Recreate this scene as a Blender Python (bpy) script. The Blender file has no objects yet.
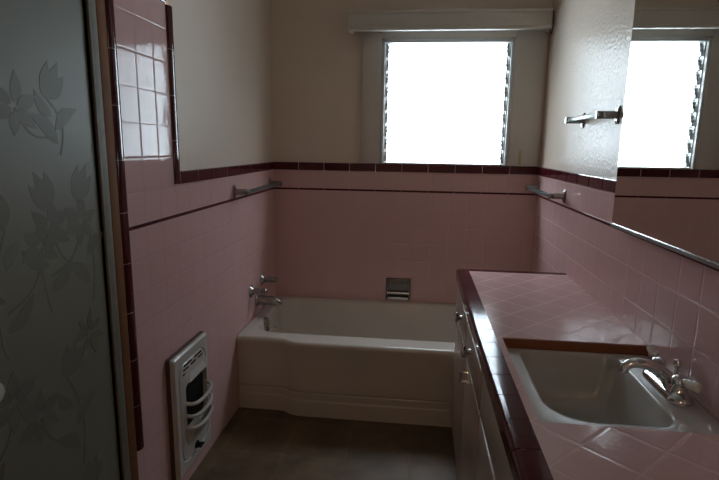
import bpy, bmesh, math, random
from mathutils import Vector, Matrix
random.seed(7)
PI = math.pi
SC = bpy.context.scene
COL = SC.collection
W, D = 1.524, 2.968          # room width, depth of the back wall

# ------------------------------------------------------------------ materials
def new_mat(name):
    m = bpy.data.materials.new(name); m.use_nodes = True
    nt = m.node_tree; nt.nodes.clear()
    out = nt.nodes.new('ShaderNodeOutputMaterial')
    return m, nt, out

def N(nt, t, **kw):
    n = nt.nodes.new(t)
    for k, v in kw.items():
        if k.startswith('i_'): n.inputs[k[2:].replace('_', ' ')].default_value = v
        else: setattr(n, k, v)
    return n

def M(nt, op, a, b=None, c=None):
    n = nt.nodes.new('ShaderNodeMath'); n.operation = op
    for i, v in enumerate((a, b, c)):
        if v is None: continue
        if isinstance(v, (int, float)): n.inputs[i].default_value = v
        else: nt.links.new(v, n.inputs[i])
    return n.outputs[0]

def bsdf(nt, out, col, rough, metal=0.0, spec=0.5):
    b = nt.nodes.new('ShaderNodeBsdfPrincipled')
    b.inputs['Base Color'].default_value = (*col, 1)
    b.inputs['Roughness'].default_value = rough
    b.inputs['Metallic'].default_value = metal
    b.inputs['Specular IOR Level'].default_value = spec
    nt.links.new(b.outputs[0], out.inputs[0])
    return b

def pm(name, col, rough=0.5, metal=0.0, spec=0.5, var=0.06, vscale=6.0, bump=0.0, bscale=60.0, col2=None):
    """plain procedural material: noise in colour, optional noise bump"""
    m, nt, out = new_mat(name)
    b = bsdf(nt, out, col, rough, metal, spec)
    pos = N(nt, 'ShaderNodeNewGeometry').outputs['Position']
    no = N(nt, 'ShaderNodeTexNoise', i_Scale=vscale, i_Detail=4.0)
    nt.links.new(pos, no.inputs['Vector'])
    mx = N(nt, 'ShaderNodeMix', data_type='RGBA')
    c2 = col2 if col2 else tuple(c * (1 - 2.5 * var) for c in col)
    mx.inputs['A'].default_value = (*col, 1); mx.inputs['B'].default_value = (*c2, 1)
    nt.links.new(no.outputs['Fac'], mx.inputs['Factor'])
    nt.links.new(mx.outputs['Result'], b.inputs['Base Color'])
    if bump:
        n2 = N(nt, 'ShaderNodeTexNoise', i_Scale=bscale, i_Detail=2.0)
        nt.links.new(pos, n2.inputs['Vector'])
        bp = N(nt, 'ShaderNodeBump', i_Strength=1.0, i_Distance=bump)
        nt.links.new(n2.outputs['Fac'], bp.inputs['Height'])
        nt.links.new(bp.outputs[0], b.inputs['Normal'])
    return m

def tile_mat(name, ax, off, pitch, rot, tcol, gcol, joint=0.0022, rough=0.07, wav=0.0006, tvar=0.10, grough=0.8, pill=0.0006, spec=0.36, mott=0.0):
    """square glazed tiles with grout joints, laid out on world axes ax"""
    m, nt, out = new_mat(name)
    b = bsdf(nt, out, tcol, rough)
    pos = N(nt, 'ShaderNodeNewGeometry').outputs['Position']
    sp = N(nt, 'ShaderNodeSeparateXYZ'); nt.links.new(pos, sp.inputs[0])
    a = M(nt, 'SUBTRACT', sp.outputs[ax[0]], off[0]); c = M(nt, 'SUBTRACT', sp.outputs[ax[1]], off[1])
    if rot:
        cs, sn = math.cos(rot), math.sin(rot)
        a, c = (M(nt, 'ADD', M(nt, 'MULTIPLY', a, cs), M(nt, 'MULTIPLY', c, sn)),
                M(nt, 'SUBTRACT', M(nt, 'MULTIPLY', c, cs), M(nt, 'MULTIPLY', a, sn)))
    p2 = pitch if isinstance(pitch, tuple) else (pitch, pitch)
    a = M(nt, 'DIVIDE', a, p2[0]); c = M(nt, 'DIVIDE', c, p2[1])
    fa, fc = M(nt, 'FRACT', a), M(nt, 'FRACT', c)
    da = M(nt, 'MINIMUM', fa, M(nt, 'SUBTRACT', 1.0, fa)); dc = M(nt, 'MINIMUM', fc, M(nt, 'SUBTRACT', 1.0, fc))
    d = M(nt, 'MULTIPLY', M(nt, 'MINIMUM', da, dc), p2[0])            # metres to the nearest joint centre
    mr = N(nt, 'ShaderNodeMapRange', interpolation_type='SMOOTHSTEP')
    nt.links.new(d, mr.inputs['Value'])
    mr.inputs['From Min'].default_value = joint * 0.35; mr.inputs['From Max'].default_value = joint * 0.75
    cb = N(nt, 'ShaderNodeCombineXYZ')
    nt.links.new(M(nt, 'FLOOR', a), cb.inputs[0]); nt.links.new(M(nt, 'FLOOR', c), cb.inputs[1])
    wn = N(nt, 'ShaderNodeTexWhiteNoise', noise_dimensions='3D'); nt.links.new(cb.outputs[0], wn.inputs['Vector'])
    tv = N(nt, 'ShaderNodeMix', data_type='RGBA')
    tv.inputs['A'].default_value = (*tcol, 1); tv.inputs['B'].default_value = (*[x * (1 - tvar) for x in tcol], 1)
    nt.links.new(wn.outputs['Value'], tv.inputs['Factor'])
    mx = N(nt, 'ShaderNodeMix', data_type='RGBA')
    mx.inputs['A'].default_value = (*gcol, 1)
    nt.links.new(tv.outputs['Result'], mx.inputs['B']); nt.links.new(mr.outputs[0], mx.inputs['Factor'])
    if mott:
        n3 = N(nt, 'ShaderNodeTexNoise', i_Scale=7.0, i_Detail=6.0, i_Roughness=0.65); nt.links.new(pos, n3.inputs['Vector'])
        mk = N(nt, 'ShaderNodeMapRange'); nt.links.new(n3.outputs['Fac'], mk.inputs['Value'])
        mk.inputs['From Min'].default_value = 0.3; mk.inputs['From Max'].default_value = 0.7
        mk.inputs['To Min'].default_value = 1 - mott; mk.inputs['To Max'].default_value = 1 + mott
        vm = N(nt, 'ShaderNodeVectorMath', operation='SCALE'); nt.links.new(mx.outputs['Result'], vm.inputs[0]); nt.links.new(mk.outputs[0], vm.inputs['Scale'])
        nt.links.new(vm.outputs[0], b.inputs['Base Color'])
    else:
        nt.links.new(mx.outputs['Result'], b.inputs['Base Color'])
    rm = N(nt, 'ShaderNodeMapRange'); nt.links.new(mr.outputs[0], rm.inputs['Value'])
    rm.inputs['To Min'].default_value = grough; rm.inputs['To Max'].default_value = rough
    nt.links.new(rm.outputs[0], b.inputs['Roughness'])
    sl = N(nt, 'ShaderNodeMapRange'); nt.links.new(mr.outputs[0], sl.inputs['Value'])
    sl.inputs['To Min'].default_value = 0.1; sl.inputs['To Max'].default_value = spec
    nt.links.new(sl.outputs[0], b.inputs['Specular IOR Level'])
    pl = N(nt, 'ShaderNodeMapRange', interpolation_type='SMOOTHSTEP'); nt.links.new(d, pl.inputs['Value'])
    pl.inputs['From Min'].default_value = joint * 0.3; pl.inputs['From Max'].default_value = joint * 2.6
    no = N(nt, 'ShaderNodeTexNoise', i_Scale=18.0, i_Detail=1.0); nt.links.new(pos, no.inputs['Vector'])
    h = M(nt, 'ADD', M(nt, 'MULTIPLY', pl.outputs[0], pill), M(nt, 'MULTIPLY', no.outputs['Fac'], wav))
    bp = N(nt, 'ShaderNodeBump', i_Strength=1.0, i_Distance=1.0); nt.links.new(h, bp.inputs['Height'])
    nt.links.new(bp.outputs[0], b.inputs['Normal'])
    return m

PINK = (0.66, 0.435, 0.42)
GROUT = (0.50, 0.40, 0.36)
WALLPAINT = (0.72, 0.61, 0.51)
mats = {}
mats['pink_left'] = tile_mat('pink_tile_left_wall', (1, 2), (1.405, 1.047), (0.1055, 0.1045), 0, PINK, (0.54, 0.355, 0.335), tvar=0.03, spec=0.12, pill=0.0004)
mats['pink_back'] = tile_mat('pink_tile_back_wall', (0, 2), (0.0, 1.047), (0.1045, 0.1045), 0, PINK, (0.58, 0.40, 0.37), joint=0.0016, tvar=0.03)
mats['pink_right'] = tile_mat('pink_tile_right_wall', (1, 2), (1.338, 1.047), (0.1045, 0.1045), 0, PINK, (0.68, 0.50, 0.47), tvar=0.04)
mats['pink_top'] = tile_mat('pink_tile_countertop', (0, 1), (1.10, 0.985), (0.108, 0.108), PI / 4, PINK, (0.68, 0.48, 0.45), joint=0.003, rough=0.14, pill=0.00025, tvar=0.04)
mats['maroon'] = pm('maroon_glaze', (0.085, 0.011, 0.017), 0.10, spec=0.5, var=0.12, vscale=9, bump=0.00015, bscale=25)
mats['grout'] = pm('cement_grout', GROUT, 0.85, spec=0.2)
mats['plaster'] = pm('gloss_wall_paint', WALLPAINT, 0.29, spec=0.09, var=0.03, vscale=3, bump=0.0024, bscale=75)
mats['plaster_flat'] = pm('wall_paint', WALLPAINT, 0.55, spec=0.4, var=0.03, vscale=3, bump=0.0006, bscale=90)
mats['ceiling'] = pm('ceiling_paint', (0.55, 0.50, 0.43), 0.8, spec=0.3, var=0.03)
mats['wood_white'] = pm('white_painted_wood', (0.62, 0.585, 0.53), 0.42, var=0.04, vscale=8, bump=0.0003, bscale=40)
mats['floor'] = tile_mat('brown_vinyl_tile', (0, 1), (0.59, 1.92), 0.2700, 0, (0.130, 0.088, 0.052), (0.185, 0.137, 0.092), mott=0.38, joint=0.006, rough=0.42, wav=0.0012, tvar=0.30, grough=0.7, pill=0.0003)
mats['enamel'] = pm('white_enamel', (0.62, 0.585, 0.525), 0.13, var=0.04, vscale=5)
mats['sinkware'] = pm('off_white_sink_enamel', (0.56, 0.55, 0.52), 0.18, var=0.05, vscale=6)
mats['chrome'] = pm('chrome', (0.72, 0.72, 0.72), 0.10, 1.0, var=0.05, vscale=30)
mats['chrome_dull'] = pm('tarnished_chrome', (0.42, 0.41, 0.39), 0.27, 1.0, var=0.12, vscale=40, bump=0.0003, bscale=120)
mats['chrome_dark'] = pm('dark_tarnished_chrome', (0.20, 0.195, 0.185), 0.22, 1.0, var=0.1, vscale=40)
mats['alu'] = pm('aluminium', (0.55, 0.56, 0.56), 0.33, 1.0, var=0.08, vscale=30)
mats['window_alu'] = pm('satin_window_aluminium', (0.60, 0.62, 0.62), 0.38, 0.15, var=0.06, vscale=30)
mats['jamb_alu'] = pm('weathered_aluminium', (0.27, 0.255, 0.215), 0.6, 0.0, spec=0.2, var=0.16, vscale=50)
mats['jamb_wood'] = pm('varnished_wood', (0.25, 0.115, 0.057), 0.7, spec=0.12, var=0.14, vscale=14)
mats['dark'] = pm('dark_void', (0.008, 0.008, 0.008), 0.7, spec=0.2)
mats['heater'] = pm('white_heater_enamel', (0.60, 0.59, 0.56), 0.28, var=0.05, vscale=12)
mats['rust'] = pm('rust_brown_steel', (0.12, 0.07, 0.05), 0.6, var=0.2, vscale=40)
mats['cabinet'] = pm('beige_cabinet_paint', (0.52, 0.42, 0.355), 0.30, var=0.06, vscale=7, bump=0.0003, bscale=30)
mats['terracotta'] = pm('raw_terracotta', (0.33, 0.12, 0.055), 0.8, var=0.12, vscale=25)
mats['porcelain'] = pm('white_porcelain', (0.75, 0.73, 0.68), 0.12, var=0.02)
mats['tape'] = pm('yellowed_tape', (0.50, 0.42, 0.24), 0.6, var=0.1, vscale=40)
mats['stall'] = pm('shower_stall_tile', (0.42, 0.40, 0.35), 0.4, var=0.05)

def mirror_mat():
    m, nt, out = new_mat('silvered_mirror')
    b = bsdf(nt, out, (0.80, 0.80, 0.78), 0.01, 1.0)
    no = N(nt, 'ShaderNodeTexNoise', i_Scale=2.0)
    mx = N(nt, 'ShaderNodeMix', data_type='RGBA'); nt.links.new(no.outputs['Fac'], mx.inputs['Factor'])
    mx.inputs['A'].default_value = (0.80, 0.80, 0.78, 1); mx.inputs['B'].default_value = (0.76, 0.77, 0.75, 1)
    nt.links.new(mx.outputs['Result'], b.inputs['Base Color'])
    return m
mats['mirror'] = mirror_mat()

def thin_glass(name, tint, gloss=0.06, diffuse=0.0):
    """thin pane: clear transmission plus a Fresnel reflection, a little scattering for obscure glass"""
    m, nt, out = new_mat(name)
    tr = N(nt, 'ShaderNodeBsdfTransparent'); tr.inputs[0].default_value = (*tint, 1)
    gl = N(nt, 'ShaderNodeBsdfGlossy'); gl.inputs['Roughness'].default_value = gloss
    fr = N(nt, 'ShaderNodeFresnel'); fr.inputs['IOR'].default_value = 1.45
    no = N(nt, 'ShaderNodeTexNoise', i_Scale=90.0, i_Detail=2.0)
    bp = N(nt, 'ShaderNodeBump', i_Strength=0.4, i_Distance=0.001); nt.links.new(no.outputs['Fac'], bp.inputs['Height'])
    nt.links.new(bp.outputs[0], gl.inputs['Normal']); nt.links.new(bp.outputs[0], fr.inputs['Normal'])
    mx = N(nt, 'ShaderNodeMixShader'); nt.links.new(fr.outputs[0], mx.inputs[0])
    nt.links.new(tr.outputs[0], mx.inputs[1]); nt.links.new(gl.outputs[0], mx.inputs[2])
    last = mx.outputs[0]
    if diffuse:
        tl = N(nt, 'ShaderNodeBsdfTranslucent'); tl.inputs[0].default_value = (*tint, 1)
        m2 = N(nt, 'ShaderNodeMixShader'); m2.inputs[0].default_value = diffuse
        nt.links.new(last, m2.inputs[1]); nt.links.new(tl.outputs[0], m2.inputs[2]); last = m2.outputs[0]
    nt.links.new(last, out.inputs[0])
    return m
mats['louvre'] = thin_glass('obscure_louvre_glass', (0.93, 0.96, 0.96), 0.08, 0.12)
mats['bar_glass'] = thin_glass('towel_bar_glass', (0.55, 0.68, 0.70), 0.05, 0.30)

def frosted(name, col, rough, trans):
    m, nt, out = new_mat(name)
    b = bsdf(nt, out, col, rough, spec=0.4 if trans else 0.12)
    tl = N(nt, 'ShaderNodeBsdfTranslucent'); tl.inputs[0].default_value = (*col, 1)
    pos = N(nt, 'ShaderNodeNewGeometry').outputs['Position']
    no = N(nt, 'ShaderNodeTexNoise', i_Scale=3.5, i_Detail=3.0); nt.links.new(pos, no.inputs['Vector'])
    mx = N(nt, 'ShaderNodeMix', data_type='RGBA'); nt.links.new(no.outputs['Fac'], mx.inputs['Factor'])
    mx.inputs['A'].default_value = (*[c * 1.06 for c in col], 1); mx.inputs['B'].default_value = (*[c * 0.88 for c in col], 1)
    nt.links.new(mx.outputs['Result'], b.inputs['Base Color'])
    mm = N(nt, 'ShaderNodeMixShader'); mm.inputs[0].default_value = trans
    nt.links.new(b.outputs[0], mm.inputs[1]); nt.links.new(tl.outputs[0], mm.inputs[2])
    nt.links.new(mm.outputs[0], out.inputs[0])
    return m
mats['frost'] = frosted('frosted_glass', (0.33, 0.34, 0.28), 0.45, 0.35)
mats['etch'] = frosted('etched_glass_motif', (0.198, 0.204, 0.170), 0.45, 0.0)

# ------------------------------------------------------------------ mesh helpers
class MB:
    def __init__(s): s.bm = bmesh.new()
    def _fin(s, verts, mi, mtx=None):
        if mtx is not None: bmesh.ops.transform(s.bm, matrix=mtx, verts=verts)
        vs = set(verts)
        for f in {f for v in verts for f in v.link_faces}: f.material_index = mi
        return s
    def box(s, x0, x1, y0, y1, z0, z1, bev=0.0, mi=0, seg=2, mtx=None):
        r = bmesh.ops.create_cube(s.bm, size=1.0)
        vs = r['verts']
        for v in vs:
            v.co = Vector(((x0 + x1) / 2 + v.co.x * (x1 - x0), (y0 + y1) / 2 + v.co.y * (y1 - y0), (z0 + z1) / 2 + v.co.z * (z1 - z0)))
        if bev:
            es = list({e for v in vs for e in v.link_edges})
            rr = bmesh.ops.bevel(s.bm, geom=es, offset=bev, segments=seg, affect='EDGES', profile=0.5)
            vs = list({v for f in rr['faces'] for v in f.verts} | {v for v in vs if v.is_valid})
        return s._fin(vs, mi, mtx)
    def loft(s, loops, mi=0, cap0=True, cap1=True, closed=True, mtx=None):
        rows = [[s.bm.verts.new(p) for p in l] for l in loops]
        n = len(rows[0])
        for a, b in zip(rows, rows[1:]):
            for i in range(n if closed else n - 1):
                j = (i + 1) % n
                s.bm.faces.new((a[i], a[j], b[j], b[i]))
        if cap0: s.bm.faces.new(rows[0][::-1])
        if cap1: s.bm.faces.new(rows[-1])
        vs = [v for r in rows for v in r]
        return s._fin(vs, mi, mtx)
    def tube(s, pts, r, n=12, mi=0, cap=True, flat=1.0):
        pts = [Vector(p) for p in pts]
        rs = r if isinstance(r, (list, tuple)) else [r] * len(pts)
        loops = []; prev = None
        for i, p in enumerate(pts):
            t = (pts[min(i + 1, len(pts) - 1)] - pts[max(i - 1, 0)]).normalized()
            if prev is None:
                ref = Vector((0, 0, 1)) if abs(t.z) < 0.9 else Vector((1, 0, 0))
                u = t.cross(ref).normalized()
            else:
                u = (prev - t * prev.dot(t)).normalized()
            prev = u; v = t.cross(u)
            loops.append([p + (u * math.cos(2 * PI * k / n) + v * math.sin(2 * PI * k / n) * flat) * rs[i] for k in range(n)])
        return s.loft(loops, mi, cap, cap)
    def lathe(s, prof, base, axis, n=24, mi=0):
        """prof: (radius, height) pairs along axis from base"""
        ax = Vector(axis).normalized()
        ref = Vector((0, 0, 1)) if abs(ax.z) < 0.9 else Vector((1, 0, 0))
        u = ax.cross(ref).normalized(); v = ax.cross(u); b = Vector(base)
        loops = [[b + ax * h + (u * math.cos(2 * PI * k / n) + v * math.sin(2 * PI * k / n)) * max(r, 1e-4) for k in range(n)] for r, h in prof]
        return s.loft(loops, mi)
    def build(s, name, ms, parent=None, origin=(0, 0, 0), smooth=35):
        """one mesh object; coordinates given in the world, origin = the parent's base point"""
        bmesh.ops.recalc_face_normals(s.bm, faces=s.bm.faces)
        if any(origin): bmesh.ops.translate(s.bm, verts=s.bm.verts, vec=-Vector(origin))
        me = bpy.data.meshes.new(name); s.bm.to_mesh(me); s.bm.free()
        for m in (ms if isinstance(ms, (list, tuple)) else [ms]): me.materials.append(mats[m])
        if smooth:
            me.polygons.foreach_set('use_smooth', [True] * len(me.polygons))
            me.set_sharp_from_angle(angle=math.radians(smooth))
        o = bpy.data.objects.new(name, me); COL.objects.link(o)
        if parent is not None:
            o.parent = parent
        elif any(origin): o.location = origin
        return o

def thing(name, label, cat, loc=(0, 0, 0), group=None, rz=0.0):
    o = bpy.data.objects.new(name, None); COL.objects.link(o)
    o.empty_display_size = 0.1; o.location = loc; o.rotation_euler = (0, 0, rz)
    o['label'] = label; o['category'] = cat
    if group: o['group'] = group
    return o
def struct(o): o['kind'] = 'structure'; return o

# ------------------------------------------------------------------ the room shell
TX = -0.010        # plaster face behind the tile face on the left wall
b = MB()           # left wall: plaster, tile wainscot, tall tile panel, shower header
b.box(-0.12, TX, 1.752, D + 0.1, 1.19, 2.44, mi=0)
b.box(-0.12, TX, 1.345, 1.753, 1.78, 2.44, mi=0)
b.box(-0.12, TX, 0.50, 1.345, 2.0, 2.44, mi=0)
b.box(-0.12, TX, -0.9, 0.50, 0.0, 2.44, mi=0)
b.box(-0.12, 0.0, 1.403, D + 0.1, 0.0, 1.159, mi=1)
b.box(-0.12, 0.0, 1.403, 1.715, 1.158, 1.757, mi=1)
b.box(-0.12, 0.0, 1.36, 1.404, 0.0, 0.34, mi=1)
struct(b.build('wall_left', ['plaster_flat', 'pink_left'], smooth=0))

WX0, WX1, WZ0, WZ1 = 0.634, 1.350, 1.203, 1.884     # window opening
b = MB()
b.box(-0.12, WX0, D + 0.010, D + 0.14, 1.19, 2.44, mi=0)
b.box(WX1, W + 0.12, D + 0.010, D + 0.14, 1.19, 2.44, mi=0)
b.box(WX0, WX1, D + 0.010, D + 0.14, WZ1, 2.44, mi=0)
b.box(-0.12, W + 0.12, D, D + 0.14, 0.0, 1.159, mi=1)
b.box(WX0, WX1, D + 0.010, D + 0.14, 1.158, WZ0, mi=0)
struct(b.build('wall_back', ['plaster_flat', 'pink_back'], smooth=0))

b = MB()
b.box(W + 0.008, W + 0.12, -0.9, D + 0.1, 1.19, 2.44, mi=0)
b.box(W, W + 0.12, -0.9, D + 0.1, 0.0, 1.159, mi=1)
struct(b.build('wall_right', ['plaster', 'pink_right'], smooth=0))

b = MB()           # wall behind the camera, with an open doorway to a hall
b.box(-0.12, 0.35, -1.0, -0.9, 0, 2.44); b.box(1.13, W + 0.12, -1.0, -0.9, 0, 2.44); b.box(0.35, 1.13, -1.0, -0.9, 2.05, 2.44)
struct(b.build('wall_front', 'plaster_flat', smooth=0))
b = MB()           # the hall beyond that doorway
b.box(-0.4, -0.3, -2.6, -1.0, 0, 2.44); b.box(1.9, 2.0, -2.6, -1.0, 0, 2.44); b.box(-0.4, 2.0, -2.7, -2.6, 0, 2.44)
b.box(-0.4, -0.119, -1.0, -0.9, 0, 2.44); b.box(W + 0.119, 2.0, -1.0, -0.9, 0, 2.44)
struct(b.build('wall_hall', 'plaster_flat', smooth=0))

b = MB(); b.box(-1.1, 2.0, -2.7, D + 0.14, -0.06, 0.0); struct(b.build('floor', 'floor', smooth=0))
b = MB(); b.box(-1.1, 2.0, -2.7, D + 0.14, 2.44, 2.5); struct(b.build('ceiling', 'ceiling', smooth=0))
b = MB()           # shower stall behind the frosted door
b.box(-1.1, -1.0, 0.3, 1.5, 0, 2.44); b.box(-1.0, -0.12, 0.3, 0.4, 0, 2.44); b.box(-1.0, -0.12, 1.40, 1.5, 0, 2.44)
struct(b.build('wall_shower', 'stall', smooth=0))

# maroon cap, tall-panel border and pencil liners
def cap_run(name, pts_axis, u0, u1, build_tile, step=0.152, gap=0.0025, smooth=10):
    b = MB(); u = u0
    while u < u1 - 0.004:
        e = min(u + step, u1); build_tile(b, u + gap / 2, e - gap / 2, 0); u = e
    build_tile(b, u0, u1, 1)          # grout core, slightly sunk
    o = b.build(name, ['maroon', 'grout'], smooth=smooth); struct(o); return o
def tile_left(b, a, e, mi): s = 0.0022 * mi; b.box(-0.02, 0.008 - s, a, e, 1.158 + s, 1.203 - s, bev=0.004 if not mi else 0, mi=mi)
def tile_back(b, a, e, mi): s = 0.0022 * mi; b.box(a, e, D - 0.008 + s, D + 0.02, 1.158 + s, 1.203 - s, bev=0.004 if not mi else 0, mi=mi)
def tile_right(b, a, e, mi): s = 0.0022 * mi; b.box(W - 0.008 + s, W + 0.02, a, e, 1.158 + s, 1.203 - s, bev=0.004 if not mi else 0, mi=mi)
cap_run('trim_1', 1, 1.752, D - 0.008, tile_left)
cap_run('trim_2', 0, 0.0, W, tile_back)
cap_run('trim_3', 1, 0.25, D - 0.008, tile_right)
def round_post(b, y0, y1, a, e, mi):          # half-round border tile standing upright
    s = 0.0018 * mi; c = (y0 + y1) / 2; h = (y1 - y0) / 2 - s
    P = [(-0.02, c - h), (0.0, c - h)] + [((0.0105 - s) * math.cos(q) ** .8, c + h * math.sin(q)) for q in [-PI / 2 + PI * i / 12 for i in range(1, 12)]] + [(0.0, c + h), (-0.02, c + h)]
    b.loft([[Vector((x, y, z)) for x, y in P] for z in (a, e)], mi=mi)
def post_in(b, a, e, mi): round_post(b, 1.713, 1.751, a, e, mi)
def post_out(b, a, e, mi): round_post(b, 1.369, 1.4045, a, e, mi)
def post_top(b, a, e, mi): s = 0.0022 * mi; b.box(-0.02, 0.008 - s, a, e, 1.757 + s, 1.795 - s, bev=0.004 if not mi else 0, mi=mi)
cap_run('trim_4', 2, 1.159, 1.756, post_in, smooth=50)
cap_run('trim_5', 2, 0.34, 1.795, post_out, smooth=50)
cap_run('trim_6', 1, 1.4045, 1.7125, post_top)
def liner(name, fn): struct(fn().build(name, ['maroon', 'grout'], smooth=0))
def lin_left():
    b = MB(); y = 1.405
    while y < D: b.box(-0.01, 0.0016, y + .001, min(y + .152, D) - .001, 1.0415, 1.0525); y += .152
    return b
def lin_back():
    b = MB(); x = 0.0
    while x < W: b.box(x + .001, min(x + .152, W) - .001, D - 0.0016, D + .01, 1.0415, 1.0525); x += .152
    return b
def lin_right():
    b = MB(); y = 0.3
    while y < D: b.box(W - 0.0016, W + .01, y + .001, min(y + .152, D) - .001, 1.0405, 1.050); y += .152
    return b
liner('trim_7', lin_left); liner('trim_8', lin_back); liner('trim_9', lin_right)

# jambs of the shower opening
b = MB(); b.box(-0.06, 0.003, 1.327, 1.3685, 0.0, 2.0, bev=0.004); struct(b.build('trim_10', 'jamb_wood'))
b = MB(); b.box(-0.05, 0.003, 1.288, 1.3265, 0.0, 2.0, bev=0.003); b.box(-0.05, 0.006, 1.288, 1.297, 0.0, 2.0, bev=0.002)
struct(b.build('trim_11', 'jamb_alu'))
b = MB(); b.box(-0.12, 0.01, 0.5, 1.291, 0.0, 0.12, bev=0.006); struct(b.build('trim_12', 'stall'))
b = MB(); b.box(-0.06, 0.01, 0.5, 1.291, 1.955, 2.0, bev=0.004); struct(b.build('trim_13', 'jamb_alu'))
# door casing to the hall is out of view; baseboards only where the floor meets plaster
b = MB(); b.box(TX, 0.004, -0.9, 0.498, 0.0, 0.09, bev=0.003); struct(b.build('baseboard_left', 'wood_white'))

# ------------------------------------------------------------------ window
win = thing('window_1', 'metal jalousie window with white wood casing over the bathtub', 'window', (0.99, D, 1.203)); struct(win)
O = win.location
b = MB(); fy = D - 0.012
b.box(0.525, WX0 - 0.004, fy, D + 0.012, 1.2045, 1.99, bev=0.002)
b.box(WX1 + 0.004, 1.513, fy, D + 0.012, 1.2045, 1.99, bev=0.002)
b.box(WX0 - 0.004, WX1 + 0.004, fy, D + 0.012, WZ1 + 0.003, 1.99, bev=0.002)
b.build('window_casing', 'wood_white', win, O)
b = MB()                                                    # aluminium frame lining the opening
fw_ = 0.016
b.box(WX0 - 0.002, WX0 + fw_, D - 0.010, D + 0.09, WZ0, WZ1, bev=0.002)
b.box(WX1 - fw_, WX1 + 0.002, D - 0.010, D + 0.09, WZ0, WZ1, bev=0.002)
b.box(WX0 + fw_, WX1 - fw_, D - 0.010, D + 0.09, WZ1 - 0.018, WZ1 + 0.002, bev=0.002)
b.box(WX0 + fw_, WX1 - fw_, D - 0.002, D + 0.09, WZ0, WZ0 + 0.008, bev=0.002)
b.build('window_frame', 'window_alu', win, O)
NS = 9; pz = (WZ1 - 0.02 - WZ0 - 0.008) / NS
for sx, x0 in ((1, WX0 + fw_), (-1, WX1 - fw_)):            # side channels with louvre clips
    b = MB(); xa, xb = sorted((x0, x0 + sx * 0.006))
    b.box(xa, xb, D + 0.012, D + 0.07, WZ0 + 0.008, WZ1 - 0.018)
    xa, xb = sorted((x0, x0 + sx * 0.015))
    b.box(xa, xb, D + 0.050, D + 0.054, WZ0 + 0.008, WZ1 - 0.018)
    ch = b.build('side_channel', 'alu', win, O)
    c = MB()
    for k in range(NS):
        zc = WZ0 + 0.008 + pz * (k + 0.5)
        mt = Matrix.Translation((0, D + 0.036, zc)) @ Matrix.Rotation(math.radians(-24), 4, 'X')
        xa, xb = sorted((x0 + sx * 0.004, x0 + sx * 0.018))
        c.box(xa, xb, -0.006, 0.006, -pz * .47, pz * .47, bev=0.002, mtx=mt)
        for q, (za, zb) in enumerate(((-.44, -.30), (-.12, .02), (.22, .36))):
            xa2, xb2 = sorted((x0 + sx * 0.004, x0 + sx * (0.0195 + 0.003 * ((k * 3 + q * 2) % 3) / 2)))
            c.box(xa2, xb2, -0.010, 0.008, pz * za, pz * zb, bev=0.002, mtx=mt)
    c.build('louvre_clips', 'alu', ch, (0, 0, 0))
for ch in list(win.children):                               # clips were built in the window's own frame
    for cc in ch.children:
        for v in cc.data.vertices: v.co -= O
for k in range(NS):
    zc = WZ0 + 0.008 + pz * (k + 0.5)
    mt = Matrix.Translation((0, D + 0.040, zc)) @ Matrix.Rotation(math.radians(-24), 4, 'X')
    MB().box(WX0 + fw_ + 0.008, WX1 - fw_ - 0.008, -0.0025, 0.0025, -pz * .53, pz * .53, mtx=mt).build('louvre_slat', 'louvre', win, O, smooth=0)

# valance over the window
va = thing('window_valance', 'white painted wood valance board mounted above the window', 'valance', (0.985, 2.93, 1.914))
O = va.location; b = MB()
b.box(0.455, 1.517, 2.885, 2.903, 1.932, 2.008, bev=0.003)
b.box(0.455, 1.517, 2.880, 2.966, 2.000, 2.014, bev=0.003)
b.box(0.455, 0.473, 2.890, 2.957, 1.914, 2.004, bev=0.002); b.box(1.499, 1.517, 2.890, 2.957, 1.914, 2.004, bev=0.002)
b.build('board', 'wood_white', va, O)
b = MB(); b.box(0.449, 1.519, 2.876, 2.905, 1.914, 1.934, bev=0.006, seg=3); b.box(0.449, 1.519, 2.876, 2.905, 2.003, 2.019, bev=0.005, seg=3)
b.build('moulding', 'wood_white', va, O)
b = MB(); pts = [(1.5205, 2.885 - .018 * math.sin(PI * t), 2.005 - 0.10 * t) for t in [i / 8 for i in range(9)]]
b.tube(pts, 0.0022, 8); b.tube([(1.5205, 2.885, 1.905), (1.5205, 2.90, 1.893), (1.5205, 2.915, 1.905)], 0.0022, 8)
b.tube([(1.5205, 2.885, 2.005), (1.5205, 2.89, 2.0)], 0.0026, 8)
rb = b.build('rod_bracket', 'dark', va, O); rb['label'] = 'dark curved metal rod bracket'
b = MB(); b.box(1.408, 1.424, D - 0.0150, D - 0.0123, 1.212, 1.292, bev=0.0006)
t_ = b.build('tape_strip', 'tape'); t_['label'] = 'short yellowed strip of tape low on the right window casing'; t_['category'] = 'tape'

# ------------------------------------------------------------------ bathtub
def rrect(x0, x1, y0, y1, r, z, n=10, m=14):
    """rounded rectangle loop, fixed vertex count; r may be one radius or four (front-left, front-right, back-right, back-left)"""
    rr = r if isinstance(r, (list, tuple)) else [r] * 4
    P = []
    cs = [(x0 + rr[0], y0 + rr[0], PI, rr[0]), (x1 - rr[1], y0 + rr[1], 1.5 * PI, rr[1]),
          (x1 - rr[2], y1 - rr[2], 0, rr[2]), (x0 + rr[3], y1 - rr[3], .5 * PI, rr[3])]
    for i, (cx, cy, a0, q) in enumerate(cs):
        arc = [Vector((cx + q * math.cos(a0 + .5 * PI * k / n), cy + q * math.sin(a0 + .5 * PI * k / n), z)) for k in range(n + 1)]
        P += arc
        nx, ny, na, nq = cs[(i + 1) % 4]
        nxt = Vector((nx + nq * math.cos(na), ny + nq * math.sin(na), z))
        P += [arc[-1].lerp(nxt, k / m) for k in range(1, m)]
    return P
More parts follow.
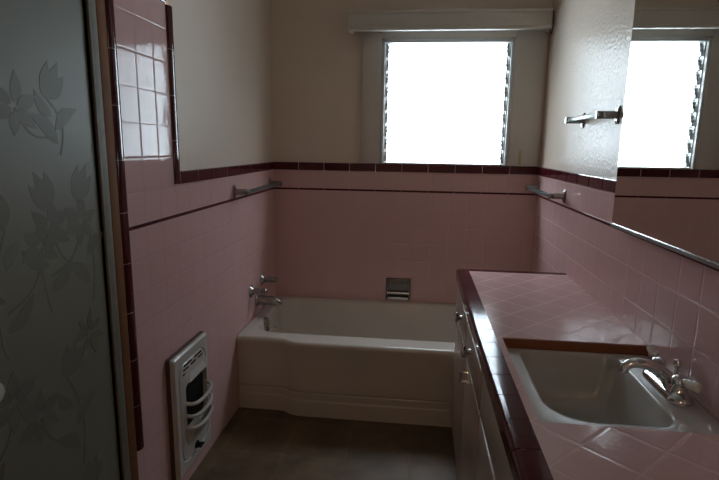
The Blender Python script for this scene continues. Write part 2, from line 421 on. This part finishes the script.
def sst(x, a, c): t = min(max((x - a) / (c - a), 0), 1); return t * t * (3 - 2 * t)
TF = 2.224; ZR = 0.383
def outer(inset, z, r=0.005, front_in=None):
    fi = inset if front_in is None else front_in
    L = rrect(0.0005 + inset, W - 0.003 - inset, TF + fi, D - 0.002 - inset, r, z, 10, 40)
    for v in L:
        w = 1 - sst(v.y, TF + .03, TF + .12)
        v.y += 0.040 * (1 - sst(v.x, 0.215, 0.300)) * w
    return L
def inner(i, z, r): return rrect(0.062 + i * 1.0, 1.44 - i * 1.6, 2.352 + i, 2.915 - i, r, z, 10, 40)
loops = [outer(0.0, 0.0, front_in=0.012), outer(0, 0.010, front_in=0.012), outer(0, 0.076, front_in=.012), outer(0, 0.080, front_in=.012), outer(0, 0.084, front_in=.015), outer(0, 0.088, front_in=.015), outer(0, 0.114, front_in=.015), outer(0, 0.118, front_in=.015), outer(0, 0.122, front_in=.018), outer(0, 0.126, front_in=.0155), outer(0, 0.130, front_in=.0115), outer(0, 0.140, front_in=.011), outer(0, 0.150, front_in=.011), outer(0, 0.29, front_in=.0085), outer(0, 0.30, front_in=.008), outer(0, 0.345, front_in=0.004), outer(0, 0.362, front_in=0), outer(0.001, 0.373, front_in=.002),
         outer(0.002, 0.380, front_in=.008), outer(0.004, 0.3828, front_in=.018), outer(0.01, ZR, front_in=.03)]
loops += [inner(-0.022, ZR, .13), inner(-0.010, ZR - .0015, .12), inner(-.003, ZR - .006, .115), inner(0.002, ZR - .018, .11), inner(0.012, .30, .11), inner(0.035, .20, .11), inner(0.06, .12, .11), inner(0.09, .085, .10), inner(0.15, .07, .08)]
tub = thing('bathtub', 'white enamel bathtub with stepped apron across the back of the room', 'bathtub', (0.76, 2.6, 0))
b = MB(); b.loft(loops); b.build('tub_shell', 'enamel', tub, tub.location, smooth=40)
b = MB()
b.lathe([(0.044, 0), (0.044, .005), (.038, .014), (.014, .020), (0.001, .0205)], (0.062, 2.545, .342), (1, 0, .12), 24)
b.tube([(0.078, 2.545, .332), (0.105, 2.55, .332), (0.120, 2.55, .328)], [.005, .004, .005], 8)
op = b.build('overflow_plate', 'chrome_dull', tub, tub.location); op['label'] = 'round chrome overflow plate with a small trip lever'

# tub taps, spout
def tub_valve(y, label, z=0.542):
    t = thing('bath_valve', label, 'tap', (0.0, y, z), 'chrome valve stems over the bathtub')
    b = MB(); b.lathe([(.034, 0.0), (.034, .003), (.026, .010), (.019, .018)], (0.0, y, z), (1, 0, 0), 24)
    b.build('escutcheon', 'chrome_dull', t, t.location)
    b = MB(); b.lathe([(.017, .012), (.017, .058), (.014, .060), (.014, .066), (.017, .068), (.017, .082), (.014, .085), (.001, .086)], (0.0, y, z), (1, 0, 0), 16)
    b.build('stem', 'chrome_dull', t, t.location)
    return t
tub_valve(2.500, 'chrome bath valve stem nearer the front of the tub, left of the spout')
tub_valve(2.690, 'chrome bath valve stem nearer the back corner, above and behind the spout', 0.557)
t = thing('bath_spout', 'chrome bath spout projecting from the pink left wall over the tub', 'spout', (0, 2.590, .465))
b = MB(); b.tube([(0.0, 2.590, .466), (.03, 2.590, .466), (.075, 2.590, .466), (.108, 2.590, .463), (.124, 2.590, .456), (.131, 2.590, .444)], [.026, .027, .025, .024, .021, .015], 20)
b.build('spout_body', 'chrome_dull', t, t.location)
b = MB(); b.lathe([(.031, 0), (.031, .004), (.026, .009), (.024, .010)], (0, 2.590, .466), (1, 0, 0), 24)
b.build('wall_flange', 'chrome_dull', t, t.location)

# soap dish in the back wall
t = thing('soap_dish', 'recessed chrome soap dish in the pink back wall', 'soap dish', (0.76, D, .39))
b = MB(); x0, x1, z0, z1 = .686, .834, .391, .524
fr = .017
b.box(x0, x1, D - .008, D + .001, z1 - fr, z1, bev=.003); b.box(x0, x1, D - .008, D + .001, z0, z0 + fr, bev=.003)
b.box(x0, x0 + fr, D - .008, D + .001, z0 + fr, z1 - fr, bev=.003); b.box(x1 - fr, x1, D - .008, D + .001, z0 + fr, z1 - fr, bev=.003)
b.build('frame', 'chrome_dark', t, t.location)
b = MB(); xs0, xs1 = x0 + fr, x1 - fr
prof = [(D - .001, z1 - fr), (D - .004, z1 - fr - .030), (D - .0035, z1 - fr - .045), (D - .001, z0 + fr + .03), (D - .0012, z0 + fr)]
for (ya, za), (yb, zb) in zip(prof, prof[1:]):
    vs = [b.bm.verts.new(q) for q in ((xs0, ya, za), (xs1, ya, za), (xs1, yb, zb), (xs0, yb, zb))]; b.bm.faces.new(vs)
bmesh.ops.remove_doubles(b.bm, verts=b.bm.verts, dist=1e-5)
b.build('recess', 'chrome_dark', t, t.location)
b = MB(); b.tube([(x0 + .012, D - .016, z0 + .045), (x1 - .012, D - .016, z0 + .045)], .007, 14)
b.box(x0 + .008, x0 + .016, D - .022, D, z0 + .037, z0 + .053, bev=.002); b.box(x1 - .016, x1 - .008, D - .022, D, z0 + .037, z0 + .053, bev=.002)
b.build('grab_bar', 'chrome', t, t.location)
b = MB(); b.box(x0 + .014, x1 - .014, D - .026, D, z0 + .006, z0 + .012, bev=.002); b.box(x0 + .014, x1 - .014, D - .028, D - .023, z0 + .006, z0 + .022, bev=.002)
b.build('tray', 'chrome', t, t.location)

# towel bars: built once along +Y off a wall facing +X, copied to the other two
def towel_bar(name, label, length, loc, flip):
    t = thing(name, label, 'towel bar', loc, 'glass towel bars on the walls')
    s = -1 if flip else 1
    for y in (0.022, length - 0.022):
        b = MB()
        pl = [(0, -.013, -.031), (0, .013, -.031), (0, .013, .031), (0, -.013, .031)]
        pt = [(s * .008, -.009, -.020), (s * .008, .009, -.020), (s * .008, .009, .020), (s * .008, -.009, .020)]
        b.loft([[Vector(q) + Vector((0, y, 0)) for q in pl], [Vector((q[0] + s * .003, q[1] + y, q[2])) for q in pl], [Vector(q) + Vector((0, y, 0)) for q in pt]])
        br = b.build('bracket', 'chrome_dull', t, smooth=20)
        b = MB(); xa, xb = sorted((s * .006, s * .074)); b.box(xa, xb, y - .011, y + .011, -.013, .013, bev=.003)
        b.build('arm', 'chrome_dull', br)
    b = MB(); xa, xb = sorted((s * .055, s * .071)); b.box(xa, xb, .0, length, -.008, .008, bev=.003, seg=3)
    b.build('glass_bar', 'bar_glass', t)
    return t
towel_bar('towel_bar', 'glass towel bar on the pink left wall just under the maroon cap', 0.62, (0.0, 2.275, 1.083), False)
towel_bar('towel_bar', 'lower glass towel bar on the pink right wall just under the maroon cap', 0.55, (W, 2.38, 1.090), True)
towel_bar('towel_bar', 'upper glass towel bar on the painted right wall beside the mirror', 0.42, (W + .008, 1.862, 1.420), True)

# ------------------------------------------------------------------ mirror
t = thing('wall_mirror', 'large frameless wall mirror above the counter reflecting the window', 'mirror', (1.503, 1.764, 1.052), rz=math.radians(0.5))
ML = 1.46
b = MB(); b.box(0, .005, -ML, 0, .004, .99, bev=.0012); b.build('mirror_glass', 'mirror', t, smooth=20)
b = MB(); b.box(.0055, .0085, -ML + .004, -.004, .006, .985); b.build('backing', 'dark', t)
b = MB(); b.box(-.0035, .010, -ML, 0, -.0005, .0035); b.box(-.0035, -.0008, -ML, 0, -.0005, .010)
y = -ML + .004
while y < -.006: b.box(-.0050, -.0034, y, y + .0035, .0, .0095); y += .0075
cn = b.build('bottom_channel', 'alu', t, smooth=20); cn['label'] = 'silver ribbed channel along the bottom of the mirror'

# ------------------------------------------------------------------ wall heater
hy0, hy1, hz0, hz1 = 1.580, 1.868, 0.085, 0.553
t = thing('wall_heater', 'white enamel wall heater with curved guard bars low on the left wall', 'heater', (0, (hy0 + hy1) / 2, hz0))
def yz(y0, y1, z0, z1, r, x): return [Vector((x, p.x, p.y)) for p in rrect(y0, y1, z0, z1, r, 0, 6, 6)]
b = MB(); b.loft([yz(hy0 - .004, hy1 + .004, hz0 - .004, hz1 + .004, .008, 0.0), yz(hy0 - .004, hy1 + .004, hz0 - .004, hz1 + .004, .008, .014)])
fl = b.build('mounting_box', 'rust', t, t.location); fl['label'] = 'rust-brown steel edge behind the white faceplate'
px0 = .014; iy0, iy1, iz0, iz1 = hy0 + .032, hy1 - .026, hz0 + .04, hz1 - .042
oy0, oy1, oz0, oz1 = 1.652, 1.836, 0.243, 0.424           # the dark opening
b = MB()
b.loft([yz(hy0, hy1, hz0, hz1, .006, px0), yz(hy0, hy1, hz0, hz1, .006, px0 + .010), yz(hy0 + .006, hy1 - .006, hz0 + .006, hz1 - .006, .006, px0 + .016),
        yz(iy0 - .004, iy1 + .004, iz0 - .004, iz1 + .004, .054, px0 + .016), yz(iy0, iy1, iz0, iz1, .05, px0 + .011), yz(iy0 + .004, iy1 - .004, iz0 + .004, iz1 - .004, .048, px0 + .016),
        yz(oy0 - .012, oy1 + .012, oz0 - .03, oz1 + .03, .03, px0 + .020), yz(oy0 - .002, oy1 + .002, oz0 - .002, oz1 + .002, .02, px0 + .020), yz(oy0, oy1, oz0, oz1, .018, px0 + .012), yz(oy0, oy1, oz0, oz1, .018, px0 + .0015)], cap0=True, cap1=False)
fp = b.build('faceplate', 'heater', t, t.location, smooth=30)
b = MB(); b.loft([yz(oy0, oy1, oz0, oz1, .018, px0 + .002), yz(oy0 + .002, oy1 - .002, oz0 + .002, oz1 - .002, .018, px0 + .0025)])
b.build('firebox', 'dark', t, t.location)
# sloping hood lip over the opening
b = MB(); b.loft([[Vector((px0 + .016, oy0 + .03, oz1 + .042)), Vector((px0 + .016, oy1 - .03, oz1 + .042)), Vector((px0 + .018, oy1 - .010, oz1 + .010)), Vector((px0 + .018, oy0 + .010, oz1 + .010))],
                  [Vector((px0 + .020, oy0 + .036, oz1 + .034)), Vector((px0 + .020, oy1 - .036, oz1 + .034)), Vector((px0 + .030, oy1 - .018, oz1 + .008)), Vector((px0 + .030, oy0 + .018, oz1 + .008))]])
b.build('hood', 'heater', t, t.location, smooth=20)
for z in (0.356, 0.306, 0.259):                            # three bowed guard bars
    b = MB(); pts = []
    for k in range(15):
        a = PI * k / 14
        pts.append((px0 + .014 + .040 * math.sin(a) ** .55, (oy0 + oy1) / 2 - .092 * math.cos(a), z - 0.012 * math.sin(a)))
    b.tube(pts, .0072, 10); b.build('guard_bar', 'heater', t, t.location)
b = MB()                                                   # apron below the bars
ap = []
for z, q in ((.250, .8), (.236, .6), (.212, .3), (.190, .08)):
    ap.append([Vector((px0 + .015 + .040 * q * math.sin(PI * k / 14) ** .55, (oy0 + oy1) / 2 - .092 * math.cos(PI * k / 14), z - .012 * math.sin(PI * k / 14))) for k in range(15)])
for A, B_ in zip(ap, ap[1:]):
    for k in range(14):
        b.bm.faces.new([b.bm.verts.new(q) for q in (A[k], A[k + 1], B_[k + 1], B_[k])])
bmesh.ops.remove_doubles(b.bm, verts=b.bm.verts, dist=1e-5)
bmesh.ops.solidify(b.bm, geom=b.bm.faces, thickness=.003)
b.build('lower_apron', 'heater', t, t.location, smooth=50)
b = MB()                                                   # vent slots
for z, n, ln in ((.502, 2, .060), (.487, 3, .042), (.472, 4, .030)):
    for k in range(n):
        y = (iy0 + iy1) / 2 + (k - (n - 1) / 2) * (.150 / n + .012)
        if z < .48 and k in (1, 2): continue
        b.box(px0 + .014, px0 + .0185, y - ln / 2, y + ln / 2, z - .003, z + .003)
b.build('vent_slots', 'dark', t, t.location)
b = MB(); b.lathe([(.016, 0), (.016, .006), (.011, .010), (.010, .022), (.001, .023)], (px0 + .014, 1.725, .145), (1, 0, 0), 16)
b.box(px0 + .03, px0 + .042, 1.708, 1.742, .142, .148, bev=.001)
b.build('control_knob', 'dark', t, t.location)

# ------------------------------------------------------------------ shower door
t = thing('shower_door', 'frosted glass shower door with etched flowers at the left edge', 'door', (-0.02, 0.90, .12))
b = MB(); b.box(-0.012, -0.004, 0.53, 1.280, 0.14, 1.945); gp = b.build('glass_pane', 'frost', t, t.location, smooth=0)
b = MB()
gx = -0.004
ek = [0]
def ez():
    ek[0] += 1; return gx + .0004 + ek[0] * 4e-6
def leaf(y, z, L, w, ang, bend=.15, n=8):
    """one solid leaf blade, ang from +y axis"""
    ca, sa = math.cos(ang), math.sin(ang); top = []; bot = []
    for k in range(n + 1):
        s = k / n; u = s * L; h = w * math.sin(PI * s ** .8) * .5; c = bend * L * math.sin(PI * s) * .5
        for sgn, lst in ((1, top), (-1, bot)):
            v = c + sgn * h; lst.append((y + u * ca - v * sa, z + u * sa + v * ca))
    P = top + bot[::-1][1:-1]
    l0 = [Vector((gx - .0005, q[0], q[1])) for q in P]; g1 = ez(); l1 = [Vector((g1, q[0], q[1])) for q in P]
    b.loft([l0, l1])
def stem(pts, r=.0028):
    P = []; Q = []
    for i, (y, z) in enumerate(pts):
        a = pts[max(i - 1, 0)]; c = pts[min(i + 1, len(pts) - 1)]
        d = Vector((c[0] - a[0], c[1] - a[1])).normalized(); P.append((y - d.y * r, z + d.x * r)); Q.append((y + d.y * r, z - d.x * r))
    R = P + Q[::-1]
    g1 = ez(); b.loft([[Vector((gx - .0005, *q)) for q in R], [Vector((g1, *q)) for q in R]])
def curve(a, c, bow, n=10):
    y0, z0 = a; y1, z1 = c; L = math.hypot(y1 - y0, z1 - z0); ny, nz = -(z1 - z0) / L, (y1 - y0) / L
    return [(y0 + (y1 - y0) * s + ny * bow * math.sin(PI * s), z0 + (z1 - z0) * s + nz * bow * math.sin(PI * s)) for s in [i / n for i in range(n + 1)]]
def bloom(y, z, r, a0, n=6, w=.5):
    for k in range(n): leaf(y + .15 * r * math.cos(a0 + 2 * PI * k / n), z + .15 * r * math.sin(a0 + 2 * PI * k / n), r * random.uniform(.85, 1.1), r * w, a0 + 2 * PI * k / n, random.uniform(-.2, .2))
def bud(y, z, r, ang):
    for d in (-.35, 0, .35): leaf(y, z, r * (1.15 if d == 0 else 1), r * .42, ang + d, d * .4)
    leaf(y, z, r * .45, r * .14, ang + 1.0)
def plant(y, z, h, flip=1):
    stem(curve((y, z), (y + .03 * flip, z + h), .03 * flip)); bud(y + .03 * flip, z + h, .085, PI / 2 + .5 * flip)
    stem(curve((y + .012 * flip, z + h * .35), (y + .13 * flip, z + h * .78), -.03 * flip)); bloom(y + .13 * flip, z + h * .80, .062, .4)
    leaf(y + .01 * flip, z + h * .45, .10, .035, PI / 2 + 1.0 * flip, .2); leaf(y + .005 * flip, z + h * .2, .11, .038, PI / 2 - .9 * flip, -.2)
    leaf(y + .02 * flip, z + h * .68, .075, .03, PI / 2 - .7 * flip, .2)
for (y, z, h, f) in ((1.07, .90, .25, 1), (1.225, .88, .28, -1), (.93, .84, .28, 1), (1.13, .46, .26, -1), (1.15, 1.27, .13, -1), (.80, .5, .3, 1), (.74, .95, .3, -1), (1.17, .17, .2, -1), (.9, .15, .2, 1)):
    plant(y, z, h, f)
bloom(1.20, .80, .055, .5, 7, .35)
e_ = b.build('etched_flowers', 'etch', gp, t.location, smooth=0); e_['label'] = 'flowers and leaves etched into the frosted pane'
b = MB()
b.box(-.034, -.001, .505, .53, .125, 1.95, bev=.002); b.box(-.034, -.006, 1.280, 1.286, .125, 1.95, bev=.001)
b.box(-.034, -.001, .53, 1.280, .122, .14, bev=.002); b.box(-.034, -.001, .53, 1.280, 1.945, 1.953, bev=.002)
b.build('door_frame', 'dark', t, t.location)
b = MB(); b.lathe([(.012, 0), (.012, .010), (.024, .014), (.027, .022), (.022, .030), (.001, .032)], (-0.004, .858, .80), (1, 0, 0), 20)
k_ = b.build('door_knob', 'porcelain', t, t.location); k_['label'] = 'white round knob'

# ------------------------------------------------------------------ vanity cabinet
CY0, CY1, CX = 0.30, 2.205, 1.062
CT = 0.756
t = thing('vanity_cabinet', 'beige painted vanity cabinet under the pink tiled counter', 'cabinet', (1.29, 1.25, 0))
O = t.location
b = MB()
b.box(CX, CX + .018, CY0, CY1, .0, .708); b.box(CX + .018, W - .002, CY1 - .018, CY1, 0, .708); b.box(CX + .018, W - .002, CY0, CY0 + .018, 0, .708)
b.box(CX + .018, W - .002, CY0 + .018, CY1 - .018, .03, .05)
b.build('carcass', 'cabinet', t, O, smooth=0)
def pulls(y, z, parent):
    b = MB(); b.lathe([(.010, 0), (.008, .010), (.015, .015), (.021, .020), (.022, .026), (.015, .031), (.001, .033)], (CX - .016, y, z), (-1, 0, 0), 20)
    k = b.build('drawer_knob', 'chrome', parent, O); k['label'] = 'round chrome knob'
for y0, y1, ky in ((1.735, 2.195, 1.93), (1.33, 1.725, 1.59)):
    b = MB(); b.box(CX - .018, CX + .001, y0, y1, .585, .700, bev=.004, seg=2)
    d = b.build('drawer_front', 'cabinet', t, O); pulls(ky, .648, d)
b = MB(); b.box(CX - .016, CX + .001, .34, 1.32, .585, .705, bev=.004)
d = b.build('false_front', 'cabinet', t, O); d['label'] = 'long plain panel in front of the sink'
for y0, y1, hy in ((1.735, 2.195, None), (1.33, 1.725, 1.665), (.83, 1.32, None), (.34, .82, None)):
    b = MB(); b.box(CX - .017, CX + .001, y0, y1, .06, .574, bev=.004)
    d = b.build('cabinet_door', 'cabinet', t, O)
    if hy is not None:
        b = MB(); z = .525
        for dz in (-.017, .017): b.tube([(CX - .016, hy, z + dz), (CX - .038, hy, z + dz)], .0045, 8)
        b.tube([(CX - .038, hy, z - .021), (CX - .038, hy, z + .021)], .005, 10)
        b.box(CX - .0175, CX - .0165, hy - .008, hy + .008, z - .026, z + .026)
        b.build('door_handle', 'chrome', d, O)

# countertop
t = thing('countertop', 'pink diagonal tile countertop with a maroon tile edge', 'countertop', (1.29, 1.25, .724))
O = t.location
SY0, SY1, SX0 = 0.985, 1.452, 1.116       # sink cut-out
b = MB(); z0, z1 = .724, CT
b.box(1.098, SX0, SY0, SY1, z0, z1); b.box(1.098, W - .001, SY1, 2.262, z0, z1); b.box(1.098, W - .001, .31, SY0, z0, z1)
b.build('tile_top', 'pink_top', t, O, smooth=0)
b = MB(); za, zb = .709, .7235
b.box(1.0612, SX0, SY0, SY1, za, zb); b.box(1.0612, W - .001, SY1, 2.285, za, zb); b.box(1.0612, W - .001, .312, SY0, za, zb)
b.build('substrate', 'jamb_wood', t, O, smooth=0)
b = MB(); b.box(SX0 + .001, W - .001, SY1 - .003, SY1 - .0005, .7245, CT - .003)
ce = b.build('cutout_edge', 'terracotta', t, O, smooth=0); ce['label'] = 'bare orange-brown tile edge at the far side of the sink'
b = MB(); y = 2.30; k = 0
def nose(y0, y1):
    P = [(1.098, z0 + .001), (1.098, CT - .001), (1.0978, CT + .0012), (1.0970, CT + .0015), (1.0625, CT + .0004), (1.0605, CT + .0003)] + [(1.057 - .013 * math.sin(a), CT - .0130 + .013 * math.cos(a)) for a in [PI / 2 * i / 6 for i in range(7)]] + [(1.044, CT - .0145), (1.044, .714), (1.047, .709), (1.056, .709), (1.0585, .7245)]
    e = .0015
    b.loft([[Vector((x, y0 + e, z)) for x, z in P], [Vector((x, y1 - e, z)) for x, z in P]], mi=0)
while y > .32:
    s = .055 if k == 0 else .152 * .69
    nose(max(y - s, .31), y); y -= s; k += 1
b.box(1.061, 1.0975, .312, 2.298, .7245, CT - .001, mi=1)
x = 1.0985
while x < W - .004:
    e = min(x + .105, W - .001)
    P = [(2.263, z0), (2.263, CT + .0005), (2.288, CT + .003), (2.297, CT), (2.300, CT - .01), (2.300, .712), (2.290, .7245)]
    b.loft([[Vector((x + .0012, q[0], q[1])) for q in P], [Vector((e - .0012, q[0], q[1])) for q in P]]); x = e
b.build('edge_trim', ['maroon', 'grout'], t, O, smooth=22)['label'] = 'dark maroon rounded edge tiles'

# sink
t = thing('washbasin', 'off-white rectangular sink recessed in the pink counter', 'sink', (1.29, 1.22, .57))
O = t.location; ZS = .729
def so(i, z): return rrect(SX0 + .002 + i, W - .002 - i, SY0 + .002 + i, SY1 - .004 - i, [.02, .02, .012, .012], z, 10, 12)
def si(i, z, k=0): return rrect(1.163 + i, 1.424 - i * .7, 1.052 + i * .8, 1.426 - i * .6, [.095 - k, .05 - k, .035, .03], z, 10, 12)
b = MB()
# the front half of the rim lies under the tile edge
def clampz(L): 
    return L
b.loft([so(.004, ZS - .022), so(0, ZS - .020), so(0, ZS - .006), so(.004, ZS - .001), so(.010, ZS), si(-.012, ZS), si(-.004, ZS - .002), si(0, ZS - .007), si(.004, ZS - .02), si(.016, ZS - .08), si(.034, ZS - .125), si(.06, ZS - .145), si(.10, ZS - .152)], cap0=False)
b.build('basin', 'sinkware', t, O, smooth=55)
b = MB(); b.lathe([(.022, 0), (.022, .003), (.015, .002), (.014, .0005), (.001, .0005)], (1.285, 1.22, ZS - .1515), (0, 0, 1), 24); b.build('drain', 'chrome', t, O)

# faucet
FX, FY, FZ = 1.477, 1.236, ZS
t = thing('basin_faucet', 'chrome two handle faucet with white porcelain levers at the sink', 'faucet', (FX, FY, FZ))
O = t.location
b = MB()
def fb(i, z): return rrect(FX - .030 + i, FX + .030 - i, FY - .092 + i, FY + .092 - i, .0295 - i * .9, z, 8, 6)
b.loft([fb(0, FZ), fb(0, FZ + .006), fb(.003, FZ + .012), fb(.010, FZ + .019), fb(.018, FZ + .022)])
b.build('base_plate', 'chrome', t, O)
b = MB()
sp_ = [(FX + .002, FY, FZ + .014), (FX - .004, FY, FZ + .034), (FX - .020, FY + .001, FZ + .047), (FX - .045, FY + .003, FZ + .056), (FX - .072, FY + .005, FZ + .060), (FX - .086, FY + .006, FZ + .057), (FX - .099, FY + .007, FZ + .047), (FX - .103, FY + .007, FZ + .035)]
b.tube(sp_, [.019, .016, .0145, .0135, .0125, .012, .0125, .0115], 18)
b.build('spout', 'chrome', t, O)
b = MB(); b.lathe([(.004, 0), (.004, .036), (.009, .040), (.010, .050), (.007, .056), (.001, .057)], (FX + .018, FY, FZ + .018), (0, 0, 1), 16); b.build('popup_rod', 'chrome', t, O)
for s in (1, -1):
    y = FY + s * .052
    b = MB(); b.lathe([(.022, .008), (.020, .018), (.014, .026), (.012, .030), (.0155, .034), (.0155, .044), (.011, .049), (.001, .050)], (FX, y, FZ + .008), (0, 0, 1), 20)
    h = b.build('handle', 'chrome', t, O)
    a0 = Vector((FX + .002, y + s * .008, FZ + .047)); dr = Vector((-.12 if s > 0 else .40, s, .50 if s > 0 else .08)).normalized()
    b = MB(); b.lathe([(.007, 0), (.010, .010), (.010, .016)], a0, dr, 16)
    b.build('lever_socket', 'chrome', h, O)
    b = MB(); b.lathe([(.0095, .014), (.0105, .020), (.0115, .036), (.0105, .043), (.007, .046), (.001, .047)], a0, dr, 20)
    l = b.build('lever', 'porcelain', h, O); l['label'] = 'white porcelain lever'

# ------------------------------------------------------------------ light
w = bpy.data.worlds.new('overcast_sky'); SC.world = w; w.use_nodes = True
bg = w.node_tree.nodes['Background']; bg.inputs[0].default_value = (0.79, 0.895, 1.0, 1); bg.inputs[1].default_value = 20.0
ld = bpy.data.lights.new('window_portal', 'AREA'); ld.shape = 'RECTANGLE'; ld.size = WX1 - WX0; ld.size_y = WZ1 - WZ0
ld.cycles.is_portal = True
lo = bpy.data.objects.new('window_portal', ld); COL.objects.link(lo); lo.location = ((WX0 + WX1) / 2, D + .11, (WZ0 + WZ1) / 2); lo.rotation_euler = (-PI / 2, 0, 0)
ld = bpy.data.lights.new('warm_fill', 'AREA'); ld.shape = 'DISK'; ld.size = 0.35; ld.energy = 9.0; ld.color = (1.0, 0.64, 0.36)  # added warm fill shining in through the doorway, not a known lamp
lo = bpy.data.objects.new('warm_fill', ld); COL.objects.link(lo); lo.location = (0.75, -2.1, 2.15)

# ------------------------------------------------------------------ camera
cd = bpy.data.cameras.new('camera'); co = bpy.data.objects.new('camera', cd); COL.objects.link(co)
cd.sensor_width = 36.0; cd.lens = 507.27 / 719 * 36.0; cd.clip_start = 0.02
R = Vector((0.99334654, 0.11423067, 0.014629)); U = Vector((-0.03509973, 0.17931672, 0.98316505)); F = Vector((-0.10968437, 0.97713708, -0.18213311))
mw = Matrix(((R.x, U.x, -F.x, 0.8535), (R.y, U.y, -F.y, 0.0), (R.z, U.z, -F.z, 1.302), (0, 0, 0, 1)))
co.matrix_world = mw
SC.camera = co

SC.view_settings.view_transform = 'Standard'; SC.view_settings.look = 'None'
SC.view_settings.exposure = 0.0; SC.view_settings.gamma = 1.0; SC.view_settings.use_curve_mapping = False
cy = SC.cycles
cy.use_denoising = True; cy.max_bounces = 14; cy.diffuse_bounces = 8; cy.glossy_bounces = 6; cy.transparent_max_bounces = 16
cy.sample_clamp_indirect = 12.0; cy.caustics_reflective = False; cy.caustics_refractive = False; cy.blur_glossy = 0.5
